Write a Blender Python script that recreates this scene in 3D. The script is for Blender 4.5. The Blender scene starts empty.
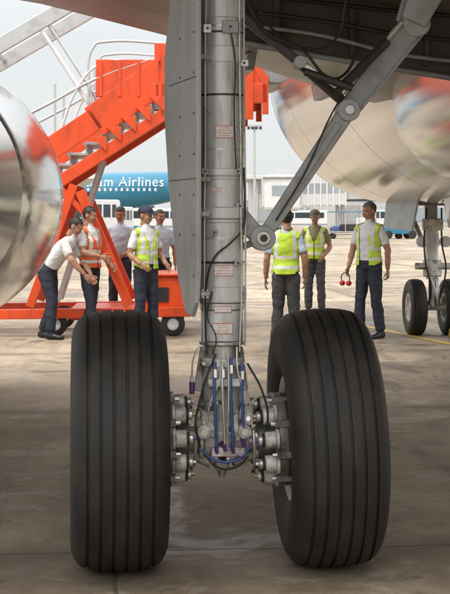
import bpy, bmesh, math, random
import numpy as np
from mathutils import Vector, Matrix, Euler, noise
random.seed(7)
R = math.radians
scene = bpy.context.scene
TMP = bpy.data.scenes.new('work')
CAMH = 1.58
# ---------------------------------------------------------------- materials
MATS = {}
def mat(name, col, rough=0.5, metal=0.0, var=0.12, vscale=6.0, bump=0.0, bscale=60.0, dirt=None, dscale=3.0, damt=0.4, coat=0.0, rvar=0.1, streak=None, d0=0.48, d1=0.7):
    if name in MATS: return MATS[name]
    m = bpy.data.materials.new(name); m.use_nodes = True
    nt = m.node_tree; N = nt.nodes; L = nt.links
    b = N['Principled BSDF']
    b.inputs['Roughness'].default_value = rough
    b.inputs['Metallic'].default_value = metal
    b.inputs['Coat Weight'].default_value = coat
    tc = N.new('ShaderNodeTexCoord')
    n = N.new('ShaderNodeTexNoise'); n.inputs['Scale'].default_value = vscale; n.inputs['Detail'].default_value = 6
    L.new(tc.outputs['Object'], n.inputs['Vector'])
    mx = N.new('ShaderNodeMix'); mx.data_type = 'RGBA'
    c = Vector(col)
    mx.inputs['A'].default_value = (*(c*(1-var)), 1); mx.inputs['B'].default_value = (*(c*(1+var)), 1)
    L.new(n.outputs['Fac'], mx.inputs['Factor'])
    out = mx.outputs['Result']
    if dirt:
        n2 = N.new('ShaderNodeTexNoise'); n2.inputs['Scale'].default_value = dscale; n2.inputs['Detail'].default_value = 8; n2.inputs['Roughness'].default_value = 0.65
        if streak:
            mp = N.new('ShaderNodeMapping'); mp.inputs['Scale'].default_value = streak
            L.new(tc.outputs['Object'], mp.inputs['Vector']); L.new(mp.outputs[0], n2.inputs['Vector'])
        else: L.new(tc.outputs['Object'], n2.inputs['Vector'])
        mr = N.new('ShaderNodeMapRange'); mr.inputs['From Min'].default_value = d0; mr.inputs['From Max'].default_value = d1; mr.inputs['To Max'].default_value = damt
        L.new(n2.outputs['Fac'], mr.inputs['Value'])
        m2 = N.new('ShaderNodeMix'); m2.data_type = 'RGBA'
        m2.inputs['B'].default_value = (*dirt, 1)
        L.new(out, m2.inputs['A']); L.new(mr.outputs['Result'], m2.inputs['Factor'])
        out = m2.outputs['Result']
    L.new(out, b.inputs['Base Color'])
    if rvar > 0:
        mr2 = N.new('ShaderNodeMapRange'); mr2.inputs['To Min'].default_value = max(0.02, rough-rvar); mr2.inputs['To Max'].default_value = min(1, rough+rvar)
        L.new(n.outputs['Fac'], mr2.inputs['Value']); L.new(mr2.outputs['Result'], b.inputs['Roughness'])
    if bump > 0:
        n3 = N.new('ShaderNodeTexNoise'); n3.inputs['Scale'].default_value = bscale; n3.inputs['Detail'].default_value = 4
        L.new(tc.outputs['Object'], n3.inputs['Vector'])
        bp_ = N.new('ShaderNodeBump'); bp_.inputs['Strength'].default_value = bump; bp_.inputs['Distance'].default_value = 0.01
        L.new(n3.outputs['Fac'], bp_.inputs['Height']); L.new(bp_.outputs['Normal'], b.inputs['Normal'])
    MATS[name] = m
    return m

rubber = mat('tyre_rubber', (0.017,0.0162,0.0155), 0.56, 0, 0.3, 5, 0.35, 170, dirt=(0.085,0.068,0.050), dscale=3.2, damt=0.42, streak=(2.2,1,1), d0=0.46, d1=0.74)
strutp = mat('gear_silver_paint', (0.62,0.63,0.64), 0.34, 0.3, 0.07, 5, 0.06, 40, dirt=(0.20,0.17,0.145), dscale=3, damt=0.6, streak=(7,7,1.0))
greyp = mat('gear_grey_paint', (0.35,0.37,0.38), 0.42, 0.1, 0.1, 5, 0.06, 50, dirt=(0.13,0.11,0.09), dscale=6, damt=0.6)
doorp = mat('gear_door_paint', (0.42,0.44,0.45), 0.36, 0.05, 0.08, 3, 0.04, 20, dirt=(0.22,0.20,0.18), dscale=1.6, damt=0.6, streak=(3,3,0.8))
steel = mat('bare_steel', (0.62,0.61,0.59), 0.3, 0.6, 0.15, 12, 0.05, 80, dirt=(0.12,0.095,0.075), dscale=14, damt=0.6)
castal = mat('cast_aluminium', (0.68,0.67,0.63), 0.46, 0.15, 0.2, 18, 0.15, 90, dirt=(0.085,0.068,0.052), dscale=13, damt=0.85, d0=0.44, d1=0.66)
castd = mat('brake_housing_gap_shade_grime', (0.20,0.19,0.175), 0.5, 0.2, 0.3, 15, 0.15, 90, dirt=(0.04,0.032,0.026), dscale=12, damt=0.9)  # shade of the gaps between pistons put into the base colour, mottled grime over it
darkm = mat('dark_metal', (0.05,0.048,0.046), 0.45, 0.4, 0.3, 12, 0.1, 60)
carbon = mat('brake_carbon', (0.03,0.028,0.027), 0.6, 0.1, 0.3, 20, 0.1, 80)
blk = mat('black_hose', (0.015,0.015,0.016), 0.45, 0, 0.2, 20)
bluem = mat('blue_anodised', (0.07,0.12,0.36), 0.35, 0.2, 0.2, 20, dirt=(0.06,0.06,0.08), dscale=20)
purp = mat('purple_fitting', (0.15,0.06,0.23), 0.4, 0.3, 0.2, 20)
brassm = mat('brass_fitting', (0.40,0.30,0.15), 0.4, 0.6, 0.2, 20)
whitel = mat('placard_white', (0.80,0.80,0.78), 0.5, 0, 0.03, 20)
redt = mat('placard_red', (0.55,0.12,0.10), 0.5, 0, 0.05, 20)
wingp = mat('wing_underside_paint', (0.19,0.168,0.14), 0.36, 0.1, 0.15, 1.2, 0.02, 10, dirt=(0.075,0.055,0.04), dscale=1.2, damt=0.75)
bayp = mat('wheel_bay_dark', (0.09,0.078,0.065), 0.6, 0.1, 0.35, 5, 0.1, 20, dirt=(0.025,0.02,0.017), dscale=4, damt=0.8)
skinp = mat('fuselage_polished_silver', (0.66,0.655,0.64), 0.17, 0.7, 0.05, 0.7, 0.06, 1.6, dirt=(0.50,0.44,0.38), dscale=0.6, damt=0.3, rvar=0.05)
cowlp = mat('nacelle_polished_metal', (0.63,0.64,0.65), 0.13, 0.85, 0.06, 1.5, 0.06, 2.0, dirt=(0.4,0.36,0.32), dscale=1.1, damt=0.35, rvar=0.05)
orange = mat('stair_orange_paint', (0.80,0.085,0.018), 0.4, 0, 0.1, 3, 0.03, 30, dirt=(0.30,0.05,0.02), dscale=2.5, damt=0.55, streak=(2,2,0.7))
alum = mat('stair_aluminium', (0.56,0.57,0.58), 0.4, 0.4, 0.1, 5, dirt=(0.25,0.22,0.2), dscale=5, damt=0.5)
whitep = mat('white_paint', (0.72,0.73,0.74), 0.4, 0, 0.05, 2, dirt=(0.45,0.43,0.4), dscale=2)
glassm = mat('dark_glass', (0.03,0.045,0.06), 0.08, 0, 0.2, 1, rvar=0.02)
vnblue = mat('airliner_teal_blue', (0.03,0.20,0.33), 0.3, 0, 0.05, 0.2)
yellow = mat('yellow_line_paint', (0.55,0.38,0.04), 0.6, 0, 0.15, 4, 0.1, 30, dirt=(0.25,0.22,0.17), dscale=3, damt=0.8)
panelg = mat('terminal_cladding', (0.47,0.49,0.50), 0.5, 0, 0.06, 0.4, dirt=(0.36,0.36,0.36), dscale=0.3, damt=0.6)
panelw = mat('terminal_glazing', (0.32,0.37,0.40), 0.3, 0, 0.2, 0.3)
roofm = mat('terminal_roof', (0.60,0.61,0.62), 0.5, 0, 0.06, 0.4)
# ---------------------------------------------------------------- helpers
def link(o, parent=None):
    scene.collection.objects.link(o)
    if parent is not None: o.parent = parent
    return o
def empty(name, loc=(0,0,0), rz=0.0, parent=None):
    e = bpy.data.objects.new(name, None); e.location = loc; e.rotation_euler = (0,0,rz); e.empty_display_size = 0.3
    return link(e, parent)
def mesh_obj(name, verts, faces, m, parent=None, smooth=False, bevel=0.0, autos=True):
    me = bpy.data.meshes.new(name); me.from_pydata([tuple(v) for v in verts], [], faces)
    bm = bmesh.new(); bm.from_mesh(me); bmesh.ops.recalc_face_normals(bm, faces=bm.faces); bm.to_mesh(me); bm.free()
    if m is not None: me.materials.append(m)
    if smooth:
        for p in me.polygons: p.use_smooth = True
        if autos:
            try: me.set_sharp_from_angle(angle=R(38))
            except Exception: pass
    o = bpy.data.objects.new(name, me); link(o, parent)
    if bevel > 0:
        b = o.modifiers.new('bevel','BEVEL'); b.width = bevel; b.segments = 2; b.limit_method = 'ANGLE'; b.angle_limit = R(40)
    return o
def frame(d, hint=Vector((0,0,1))):
    d = d.normalized()
    if abs(d.dot(hint)) > 0.98: hint = Vector((0,1,0))
    s = d.cross(hint).normalized(); u = s.cross(d).normalized()
    return s, u
def cyl(name, a, b, r, m, parent=None, r2=None, seg=24, bevel=0.0):
    a = Vector(a); b = Vector(b); r2 = r if r2 is None else r2
    s,u = frame(b-a)
    vs=[]; fs=[]
    for c,rr in ((a,r),(b,r2)):
        for i in range(seg):
            t = 2*math.pi*i/seg; vs.append(c+s*math.cos(t)*rr+u*math.sin(t)*rr)
    for i in range(seg): j=(i+1)%seg; fs.append((i,j,seg+j,seg+i))
    fs.append(tuple(range(seg-1,-1,-1))); fs.append(tuple(range(seg,2*seg)))
    return mesh_obj(name, vs, fs, m, parent, smooth=True, bevel=bevel)
def box(name, c, size, m, parent=None, rot=(0,0,0), bevel=0.004):
    x,y,z = [k/2 for k in size]
    Rm = Euler(rot).to_matrix()
    vs=[Rm@Vector((sx*x,sy*y,sz*z))+Vector(c) for sx in(-1,1) for sy in(-1,1) for sz in(-1,1)]
    fs=[(0,1,3,2),(4,6,7,5),(0,4,5,1),(2,3,7,6),(0,2,6,4),(1,5,7,3)]
    return mesh_obj(name, vs, fs, m, parent, bevel=bevel)
def beam(name, a, b, w, h, m, parent=None, hint=(0,1,0), bevel=0.004, w2=None):
    a=Vector(a); b=Vector(b); hint=Vector(hint); d=(b-a).normalized()
    s=d.cross(hint).normalized(); u=s.cross(d).normalized()
    w2 = w if w2 is None else w2
    vs=[]
    for c,ww in ((a,w),(b,w2)):
        for su,ss in ((-1,-1),(-1,1),(1,1),(1,-1)): vs.append(c+u*su*h/2+s*ss*ww/2)
    fs=[(0,1,2,3),(7,6,5,4),(0,4,5,1),(1,5,6,2),(2,6,7,3),(3,7,4,0)]
    return mesh_obj(name, vs, fs, m, parent, bevel=bevel)
def tube(name, pts, r, m, parent=None, smooth=True):
    cu = bpy.data.curves.new(name,'CURVE'); cu.dimensions='3D'; cu.bevel_depth=r; cu.bevel_resolution=3; cu.use_fill_caps=True
    if smooth:
        sp = cu.splines.new('BEZIER'); sp.bezier_points.add(len(pts)-1)
        for p,bp_ in zip(pts, sp.bezier_points): bp_.co=p; bp_.handle_left_type='AUTO'; bp_.handle_right_type='AUTO'
        sp.resolution_u = 8
    else:
        sp = cu.splines.new('POLY'); sp.points.add(len(pts)-1)
        for p,q in zip(pts, sp.points): q.co=(*p,1)
    cu.materials.append(m)
    return link(bpy.data.objects.new(name, cu), parent)
def revolve(name, prof, c, m, parent=None, axis='x', seg=72, sz=1.0, smooth=True, arc=None, fn=None):
    vs=[]; fs=[]; n=len(prof)
    for i in range(seg):
        t=2*math.pi*i/seg
        for a,r in prof:
            p,q=r*math.cos(t), r*math.sin(t)*sz
            v = {'x':Vector((a,p,q)),'y':Vector((p,a,q)),'z':Vector((p,q,a))}[axis]
            v = v+Vector(c)
            if fn: v = fn(v)
            vs.append(v)
    for i in range(seg):
        j=(i+1)%seg
        for k in range(n-1): fs.append((i*n+k,i*n+k+1,j*n+k+1,j*n+k))
    return mesh_obj(name, vs, fs, m, parent, smooth=smooth)
def prism(name, poly, thick, m, parent=None, tf=None, bevel=0.003):
    n=len(poly); vs=[]
    for c in (-thick/2,thick/2):
        for a,b in poly: vs.append(tf(Vector((a,b,c))))
    fs=[tuple(range(n-1,-1,-1)), tuple(range(n,2*n))]+[(i,(i+1)%n,n+(i+1)%n,n+i) for i in range(n)]
    return mesh_obj(name, vs, fs, m, parent, bevel=bevel)
def bake(o):
    """apply modifiers of a work object in the small work scene, return mesh"""
    TMP.collection.objects.link(o)
    vl = TMP.view_layers[0]; vl.update(); dg = vl.depsgraph; dg.update()
    me = bpy.data.meshes.new_from_object(o.evaluated_get(dg))
    bpy.data.objects.remove(o)
    return me
def text_mesh(name, body, size, m, parent, tf, align='CENTER', sx=1.0, space=1.0):
    cu = bpy.data.curves.new(name,'FONT'); cu.body=body; cu.size=size; cu.align_x=align; cu.align_y='CENTER'; cu.space_character=space
    me = bake(bpy.data.objects.new(name+'_tmp', cu))
    for v in me.vertices: v.co = tf(Vector((v.co.x*sx, v.co.y, 0)))
    me.materials.clear(); me.materials.append(m)
    return link(bpy.data.objects.new(name, me), parent)

# image pixels back-projected: horizontal offset (m) / height (m) at assumed distance d
F=1452.0
def sx(u,d): return (u-225.0)/F*d
def szz(v,d): return CAMH-(v-217.0)/F*d
# ---------------------------------------------------------------- camera, world, sun
cam = bpy.data.cameras.new('camera'); co = bpy.data.objects.new('camera', cam); link(co)
co.location=(0,0,CAMH); co.rotation_euler=(R(90),0,0)
cam.sensor_fit='VERTICAL'; cam.sensor_height=24; cam.sensor_width=24; cam.lens=F/594*24; cam.shift_y=-80/594; cam.clip_end=6000; cam.clip_start=0.1
scene.camera=co
SUN_EL, SUN_AZ = 60, 215
w = bpy.data.worlds.new('World'); scene.world=w; w.use_nodes=True
nt=w.node_tree; bg=nt.nodes['Background']; bg.inputs['Strength'].default_value=0.125
sky=nt.nodes.new('ShaderNodeTexSky'); sky.sky_type='NISHITA'; sky.sun_disc=False; sky.sun_elevation=R(SUN_EL); sky.sun_rotation=R(SUN_AZ); sky.dust_density=3.0; sky.air_density=1.2
tcw=nt.nodes.new('ShaderNodeTexCoord'); spw=nt.nodes.new('ShaderNodeSeparateXYZ'); nt.links.new(tcw.outputs['Generated'],spw.inputs[0])
crw=nt.nodes.new('ShaderNodeMapRange'); crw.inputs['From Min'].default_value=0.12; crw.inputs['From Max'].default_value=0.75; crw.inputs['To Min'].default_value=0; crw.inputs['To Max'].default_value=1
nt.links.new(spw.outputs['Z'],crw.inputs['Value'])
hz=nt.nodes.new('ShaderNodeMix'); hz.data_type='RGBA'; hz.inputs['A'].default_value=(7.5,7.75,7.9,1); hz.inputs['B'].default_value=(25,24.2,23,1)   # bright high haze layer
nt.links.new(crw.outputs['Result'],hz.inputs['Factor'])
mx=nt.nodes.new('ShaderNodeMix'); mx.data_type='RGBA'; mx.inputs['Factor'].default_value=0.8
nt.links.new(hz.outputs['Result'],mx.inputs['B'])
nt.links.new(sky.outputs[0], mx.inputs['A']); nt.links.new(mx.outputs['Result'], bg.inputs['Color'])
sl=bpy.data.lights.new('sun','SUN'); sl.energy=1.5; sl.angle=R(6); sl.color=(1,0.93,0.83)
so=bpy.data.objects.new('sun', sl); link(so)
az,el=R(SUN_AZ),R(SUN_EL)
dirv=Vector((math.sin(az)*math.cos(el), math.cos(az)*math.cos(el), math.sin(el)))
so.rotation_euler=dirv.to_track_quat('Z','Y').to_euler(); so.location=dirv*50
scene.view_settings.view_transform='Standard'; scene.view_settings.look='None'; scene.view_settings.exposure=0

YAW=R(5.2); ORG=(-0.014,6.6,0)
# ---------------------------------------------------------------- ground
def ground():
    me=bpy.data.meshes.new('apron_ground')
    xs=[-3000,-200,-40,-10,10,40,200,3000]; ys=[-300,-20,0,10,20,40,100,400,4500]
    vs=[(x,y,0) for y in ys for x in xs]; n=len(xs)
    fs=[(j*n+i,j*n+i+1,(j+1)*n+i+1,(j+1)*n+i) for j in range(len(ys)-1) for i in range(n-1)]
    me.from_pydata(vs,[],fs)
    m=bpy.data.materials.new('apron_concrete'); m.use_nodes=True; N=m.node_tree.nodes; L=m.node_tree.links; b=N['Principled BSDF']
    geo=N.new('ShaderNodeNewGeometry')
    mp=N.new('ShaderNodeMapping'); mp.vector_type='TEXTURE'; mp.inputs['Location'].default_value=(-0.52,6.85,0); mp.inputs['Rotation'].default_value=(0,0,YAW); mp.inputs['Scale'].default_value=(5,5,5)
    L.new(geo.outputs['Position'], mp.inputs['Vector'])
    sp=N.new('ShaderNodeSeparateXYZ'); L.new(mp.outputs[0], sp.inputs[0])
    def M(op,a,b2=None,c=None):
        n=N.new('ShaderNodeMath'); n.operation=op
        for i,v in enumerate((a,b2,c)):
            if v is None: continue
            if isinstance(v,(int,float)): n.inputs[i].default_value=v
            else: L.new(v,n.inputs[i])
        return n.outputs[0]
    def NZ(scale,det=6,ro=0.6,dist=0.0,loc=(0,0,0),sc=(1,1,1)):
        mp_=N.new('ShaderNodeMapping'); mp_.inputs['Location'].default_value=loc; mp_.inputs['Scale'].default_value=sc; L.new(geo.outputs['Position'],mp_.inputs['Vector'])
        n=N.new('ShaderNodeTexNoise'); n.inputs['Scale'].default_value=scale; n.inputs['Detail'].default_value=det; n.inputs['Roughness'].default_value=ro; n.inputs['Distortion'].default_value=dist
        L.new(mp_.outputs[0],n.inputs['Vector']); return n.outputs['Fac']
    def MR(v,a,b_,c,d):
        n=N.new('ShaderNodeMapRange'); n.inputs['From Min'].default_value=a; n.inputs['From Max'].default_value=b_; n.inputs['To Min'].default_value=c; n.inputs['To Max'].default_value=d; L.new(v,n.inputs['Value']); return n.outputs[0]
    wob=M('MULTIPLY',M('SUBTRACT',NZ(3,5),0.5),0.008)
    def joint(o):
        f=M('ABSOLUTE',M('SUBTRACT',M('FRACT',M('ADD',M('ADD',o,wob),0.5)),0.5))
        return MR(f,0.0012,0.0034,1,0),f
    jx,fx=joint(sp.outputs['X']); jy,fy=joint(sp.outputs['Y'])
    j=M('MAXIMUM',jx,jy)
    edge=M('MULTIPLY',MR(M('MINIMUM',fx,fy),0.0,0.06,1,0),MR(NZ(1.7,5),0.35,0.65,0.1,0.75))
    cell=N.new('ShaderNodeCombineXYZ'); L.new(M('FLOOR',sp.outputs['X']),cell.inputs[0]); L.new(M('FLOOR',sp.outputs['Y']),cell.inputs[1])
    wn=N.new('ShaderNodeTexWhiteNoise'); L.new(cell.outputs[0],wn.inputs[0])
    n1=NZ(0.7,9,0.62); n2=NZ(9,8,0.72); n3=NZ(160,3)
    cr=N.new('ShaderNodeValToRGB'); e=cr.color_ramp.elements
    e[0].position=0.38; e[0].color=(0.185,0.142,0.097,1); e[1].position=0.60; e[1].color=(0.43,0.355,0.265,1)
    s=M('ADD',M('MULTIPLY',n1,0.62),M('MULTIPLY',n2,0.26)); s=M('ADD',s,M('MULTIPLY',n3,0.10)); s=M('ADD',s,M('MULTIPLY',M('SUBTRACT',wn.outputs['Value'],0.5),0.12))
    L.new(s,cr.inputs[0])
    st1=MR(NZ(1.1,7,0.62,0.8,(3.3,1.7,0),(1,0.7,1)),0.53,0.60,0,0.68)
    st2=MR(NZ(3.6,6,0.65,0.4,(9.3,4.7,0)),0.58,0.68,0,0.55)
    # dark tyre scrub running along the taxi direction
    mt=N.new('ShaderNodeMapping'); mt.inputs['Scale'].default_value=(9,0.35,1); L.new(mp.outputs[0],mt.inputs['Vector'])
    ntt=N.new('ShaderNodeTexNoise'); ntt.inputs['Scale'].default_value=2.2; ntt.inputs['Detail'].default_value=5; L.new(mt.outputs[0],ntt.inputs['Vector'])
    st3=MR(ntt.outputs['Fac'],0.56,0.72,0,0.4)
    vo=N.new('ShaderNodeTexVoronoi'); vo.feature='DISTANCE_TO_EDGE'; vo.inputs['Scale'].default_value=0.42
    vm_=N.new('ShaderNodeVectorMath'); vm_.operation='ADD'; nd=N.new('ShaderNodeTexNoise'); nd.inputs['Scale'].default_value=1.3; nd.inputs['Detail'].default_value=6; L.new(geo.outputs['Position'],nd.inputs['Vector']); L.new(geo.outputs['Position'],vm_.inputs[0]); L.new(nd.outputs['Color'],vm_.inputs[1]); L.new(vm_.outputs[0],vo.inputs['Vector'])
    crack=M('MULTIPLY',MR(vo.outputs['Distance'],0.0015,0.005,0.6,0),MR(NZ(0.5,3,0.5,0,(5,5,0)),0.5,0.55,0,1))
    sm=M('MAXIMUM',M('MAXIMUM',st1,st2),M('MAXIMUM',st3,crack))
    dark=M('MAXIMUM',M('MAXIMUM',M('MULTIPLY',j,0.85),edge),sm)
    mxx=N.new('ShaderNodeMix'); mxx.data_type='RGBA'; mxx.inputs['B'].default_value=(0.075,0.058,0.042,1)
    L.new(dark,mxx.inputs['Factor']); L.new(cr.outputs[0],mxx.inputs['A'])
    lt=MR(NZ(2.3,7,0.7,0.5,(1.3,8.7,0)),0.55,0.66,0,0.55)
    mx2=N.new('ShaderNodeMix'); mx2.data_type='RGBA'; mx2.inputs['B'].default_value=(0.50,0.45,0.37,1); L.new(M('MULTIPLY',lt,M('SUBTRACT',1.0,dark)),mx2.inputs['Factor']); L.new(mxx.outputs['Result'],mx2.inputs['A'])
    L.new(mx2.outputs['Result'],b.inputs['Base Color'])
    L.new(M('SUBTRACT',0.78,M('MULTIPLY',st1,0.5)),b.inputs['Roughness'])
    bu=N.new('ShaderNodeBump'); bu.inputs['Strength'].default_value=0.5; bu.inputs['Distance'].default_value=0.01
    h=M('SUBTRACT',M('ADD',M('MULTIPLY',n3,0.25),M('MULTIPLY',n2,0.3)),j); L.new(h,bu.inputs['Height']); L.new(bu.outputs[0],b.inputs['Normal'])
    me.materials.append(m); link(bpy.data.objects.new('apron_ground',me))
ground()
def stripe(name,pts,wd,m,z=0.004):
    vs=[];fs=[]
    for i,p in enumerate(pts):
        p=Vector((*p,0)); a=Vector((*pts[max(0,i-1)],0)); b=Vector((*pts[min(len(pts)-1,i+1)],0)); d=(b-a).normalized(); s=Vector((-d.y,d.x,0))
        vs+= [p+s*wd/2+Vector((0,0,z)),p-s*wd/2+Vector((0,0,z))]
    for i in range(len(pts)-1): fs.append((2*i,2*i+1,2*i+3,2*i+2))
    return mesh_obj(name,vs,fs,m)
stripe('yellow_apron_line',[(1.9,21.5),(2.75,18.2),(3.3,16.6),(5.5,13.5)],0.14,yellow)
stripe('yellow_apron_line',[(-30,47),(60,43)],0.3,yellow)
stripe('white_apron_line',[(-60,75),(90,70)],0.35,whitep)

# ---------------------------------------------------------------- main landing gear
gear = empty('aircraft_main_landing_gear', ORG, YAW)
S=220.0
def g(u,v,y=0.0): return Vector(((u-222)/S, y, (564.6-v)/S))
def wheel(parent, name, x, R0, W, Rr, camber=0.0, inner=1, grooves=(0.028,0.083,0.138), squash=0.008):
    grp = empty(name, (x,0,R0-squash), 0, parent)
    grp.rotation_euler=(0,camber,0)
    hw=W/2; k=hw/0.215; q=R0/0.585
    side=[(Rr,0.150),(Rr+0.010,0.168),(0.30*q,0.188),(0.345*q,0.206),(0.40*q,0.2145),(0.45*q,0.2145),(0.49*q,0.209),(0.518*q,0.197),(0.540*q,0.182),(0.556*q,0.165),(0.565*q,0.150)]
    pts=[]
    gg=sorted(grooves, reverse=True)
    def crown(x): return q*(0.5845-0.0190*(abs(x)/0.150)**2.5)
    for gx in gg:
        for xx,dp in ((gx+0.0070,0),(gx+0.0048,0.011),(gx-0.0048,0.011),(gx-0.0070,0)):
            pts.append((crown(xx)-dp,xx))
    prof=[(a,b) for a,b in side]+pts
    prof=[(b*k,a) for a,b in prof]+[(-b*k,a) for a,b in reversed(prof)]
    def sq(v):
        lim=-(R0-squash)
        f=max(0.0,min(1.0,(-v.z-0.35*R0)/(0.65*R0)))
        v.x*=1+0.06*f*f
        if v.z<lim: v.z=lim
        return v
    revolve('tyre',prof,(0,0,0),rubber,grp,'x',128,fn=sq)
    s=inner
    rp=[(hw*0.70,Rr),(hw*0.78,Rr+0.022),(hw*0.84,Rr+0.02),(hw*0.84,Rr+0.010),(hw*0.76,Rr-0.015),(hw*0.3,Rr-0.035),(-hw*0.3,Rr-0.04),(-hw*0.30,Rr*0.5),(-hw*0.45,Rr*0.42),(-hw*0.45,Rr*0.2),(-hw*0.5,0.001)]
    revolve('rim_inner',[(s*a,r) for a,r in rp],(0,0,0),whitep if R0>0.5 else castal,grp,'x',64)
    rp=[(hw*0.70,Rr),(hw*0.78,Rr+0.022),(hw*0.84,Rr+0.02),(hw*0.84,Rr+0.010),(hw*0.76,Rr-0.02),(hw*0.5,Rr-0.05),(hw*0.42,Rr*0.62),(hw*0.55,Rr*0.5),(hw*0.62,Rr*0.3),(hw*0.66,0.001)]
    revolve('rim_outer',[(-s*a,r) for a,r in rp],(0,0,0),castal,grp,'x',64)
    for i in range(10):
        t=2*math.pi*i/10; cy,cz=math.cos(t)*Rr*0.62,math.sin(t)*Rr*0.62
        cyl('wheel_bolt',(-s*hw*0.40,cy,cz),(-s*hw*0.52,cy,cz),0.012,steel,grp,seg=8)
    return grp
def brake(grp, s, hw):
    for i in range(5):
        a=s*(hw*0.15+0.034*i); revolve('carbon_disc',[(a,0.11),(a,0.205),(a+s*0.024,0.205),(a+s*0.024,0.11)],(0,0,0),carbon,grp,'x',48,smooth=False)
    x0=s*(hw+0.012)
    revolve('torque_plate',[(x0-s*0.05,0.001),(x0-s*0.05,0.19),(x0-s*0.01,0.205),(x0+s*0.006,0.20),(x0+s*0.012,0.16),(x0+s*0.02,0.09),(x0+s*0.09,0.085),(x0+s*0.10,0.001)],(0,0,0),castd,grp,'x',48)
    for i in range(9):
        t=2*math.pi*(i+0.30)/9; cy,cz=math.cos(t)*0.163,math.sin(t)*0.163
        cyl('brake_piston_flange',(x0+s*0.008,cy,cz),(x0+s*0.022,cy,cz),0.050,castal,grp,seg=24,bevel=0.003)
        cyl('brake_piston_housing',(x0+s*0.022,cy,cz),(x0+s*0.072,cy,cz),0.038,castal,grp,seg=24,bevel=0.006)
        cyl('piston_seal',(x0+s*0.072,cy,cz),(x0+s*0.082,cy,cz),0.030,carbon,grp,seg=20)
        cyl('piston_cap',(x0+s*0.082,cy,cz),(x0+s*0.102,cy,cz),0.024,steel,grp,seg=12,bevel=0.004)
        cyl('piston_nipple',(x0+s*0.102,cy,cz),(x0+s*0.115,cy,cz),0.009,[brassm,purp,steel][i%3],grp,seg=6)
        t2=t+0.35; cy,cz=math.cos(t2)*0.200,math.sin(t2)*0.200
        beam('tie_lug',(x0-s*0.05,cy,cz),(x0+s*0.024,cy,cz),0.030,0.030,castd,grp,hint=(0,0,1))
        cyl('tie_bolt',(x0+s*0.024,cy,cz),(x0+s*0.044,cy,cz),0.010,steel,grp,seg=6)
    tube('brake_manifold',[(x0+s*0.115,math.cos(t)*0.12,math.sin(t)*0.12) for t in [2.6+k*0.45 for k in range(9)]],0.007,steel,grp)
wl=wheel(gear,'left_main_wheel',-0.468,0.585,0.425,0.262,0.0,1)
brake(wl,1,0.2125)
wr=wheel(gear,'right_main_wheel',0.472,0.585,0.42,0.262,R(-2.4),-1)
brake(wr,-1,0.21)
def ring(name,v0,v1,r,m=strutp,bev=0.003): return cyl(name,g(222,v0),g(222,v1),r,m,gear,seg=64,bevel=bev)
cyl('main_fitting_cylinder',g(222,301),Vector((0,0,3.15)),0.0985,strutp,gear,seg=64)
ring('upper_collar',64,48,0.1045); ring('upper_sleeve',20,-10,0.1045)
ring('collar_ring',176,169,0.110); ring('collar_ring',180,177.5,0.104)
ring('stay_collar',219,207,0.113,strutp,0.006); ring('stay_collar_lip',222.5,219.5,0.106)
ring('gland_collar',302,286,0.107,strutp,0.005); ring('gland_nut',309,302.5,0.102,steel)
ring('lower_cylinder',340,309.5,0.096)
ring('lower_ring',344,340.5,0.104,steel)
ring('piston_chrome',358,344.5,0.082,steel)
ring('piston_lug_ring',366,357,0.102,castal,0.006)
cyl('axle_stem',g(222,392),g(222,366),0.082,castal,gear,r2=0.096,seg=48)
cyl('axle_stem_lower',g(222,440),g(222,392),0.075,castal,gear,r2=0.082,seg=48)
AZ=0.577
cyl('axle',Vector((-0.46,0,AZ)),Vector((0.46,0,AZ)),0.058,steel,gear,seg=32)
cyl('axle_boss',Vector((-0.085,0,AZ)),Vector((0.085,0,AZ)),0.085,castal,gear,seg=32,bevel=0.01)
for sgn in(-1,1):
    cyl('axle_flange',Vector((sgn*0.090,0,AZ)),Vector((sgn*0.108,0,AZ)),0.10,castal,gear,seg=32,bevel=0.004)
    box('jacking_lug',(sgn*0.05,-0.07,0.655),(0.03,0.08,0.12),castal,gear,bevel=0.008)
    beam('torque_link_ear',g(222+sgn*16,348,0.02),g(222+sgn*22,392,0.05),0.05,0.03,castal,gear,hint=(0,1,0),bevel=0.006)
box('jack_point',(0,0,0.465),(0.07,0.09,0.06),castal,gear,bevel=0.012)
cyl('jack_ball',Vector((0,0,0.435)),Vector((0,0,0.40)),0.026,steel,gear,r2=0.012)
for sgn in(-1,1):
    beam('upper_torque_link',(sgn*0.085,0.09,1.22),(sgn*0.03,0.36,0.98),0.05,0.022,greyp,gear,hint=(1,0,0))
    beam('lower_torque_link',(sgn*0.085,0.09,0.70),(sgn*0.03,0.36,0.96),0.05,0.022,greyp,gear,hint=(1,0,0))
cyl('torque_link_apex',(-0.06,0.36,0.97),(0.06,0.36,0.97),0.025,steel,gear)
def arcband(name,v,h,r,m): return cyl(name,g(222,v+h/2),g(222,v-h/2),r,m,gear,seg=64)
for v in (28,34,96,150,238,262): arcband('cable_clamp_band',v,2.0,0.1008,darkm if v in(34,96,262) else steel)
for (u,v,w_,h_) in ((206,31,8,9),(228,30,16,12),(243,64,9,7),(236,172,9,6),(204,172,7,6),(208,214,14,7),(238,206,8,6),(241,293,8,10),(204,293,8,9),(236,262,7,6),(212,232,6,5),(206,112,6,5),(240,128,7,5)):
    x=(u-222)/S; y=-math.sqrt(max(0.0,0.104**2-min(abs(x),0.098)**2))-0.008
    box('pipe_bracket',(x,y,(564.6-v)/S),(w_/S,0.022,h_/S),steel if (u+v)%2 else greyp,gear,bevel=0.003)
    cyl('bracket_bolt',(x,y-0.011,(564.6-v)/S),(x,y-0.018,(564.6-v)/S),0.006,darkm,gear,seg=6)
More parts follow.
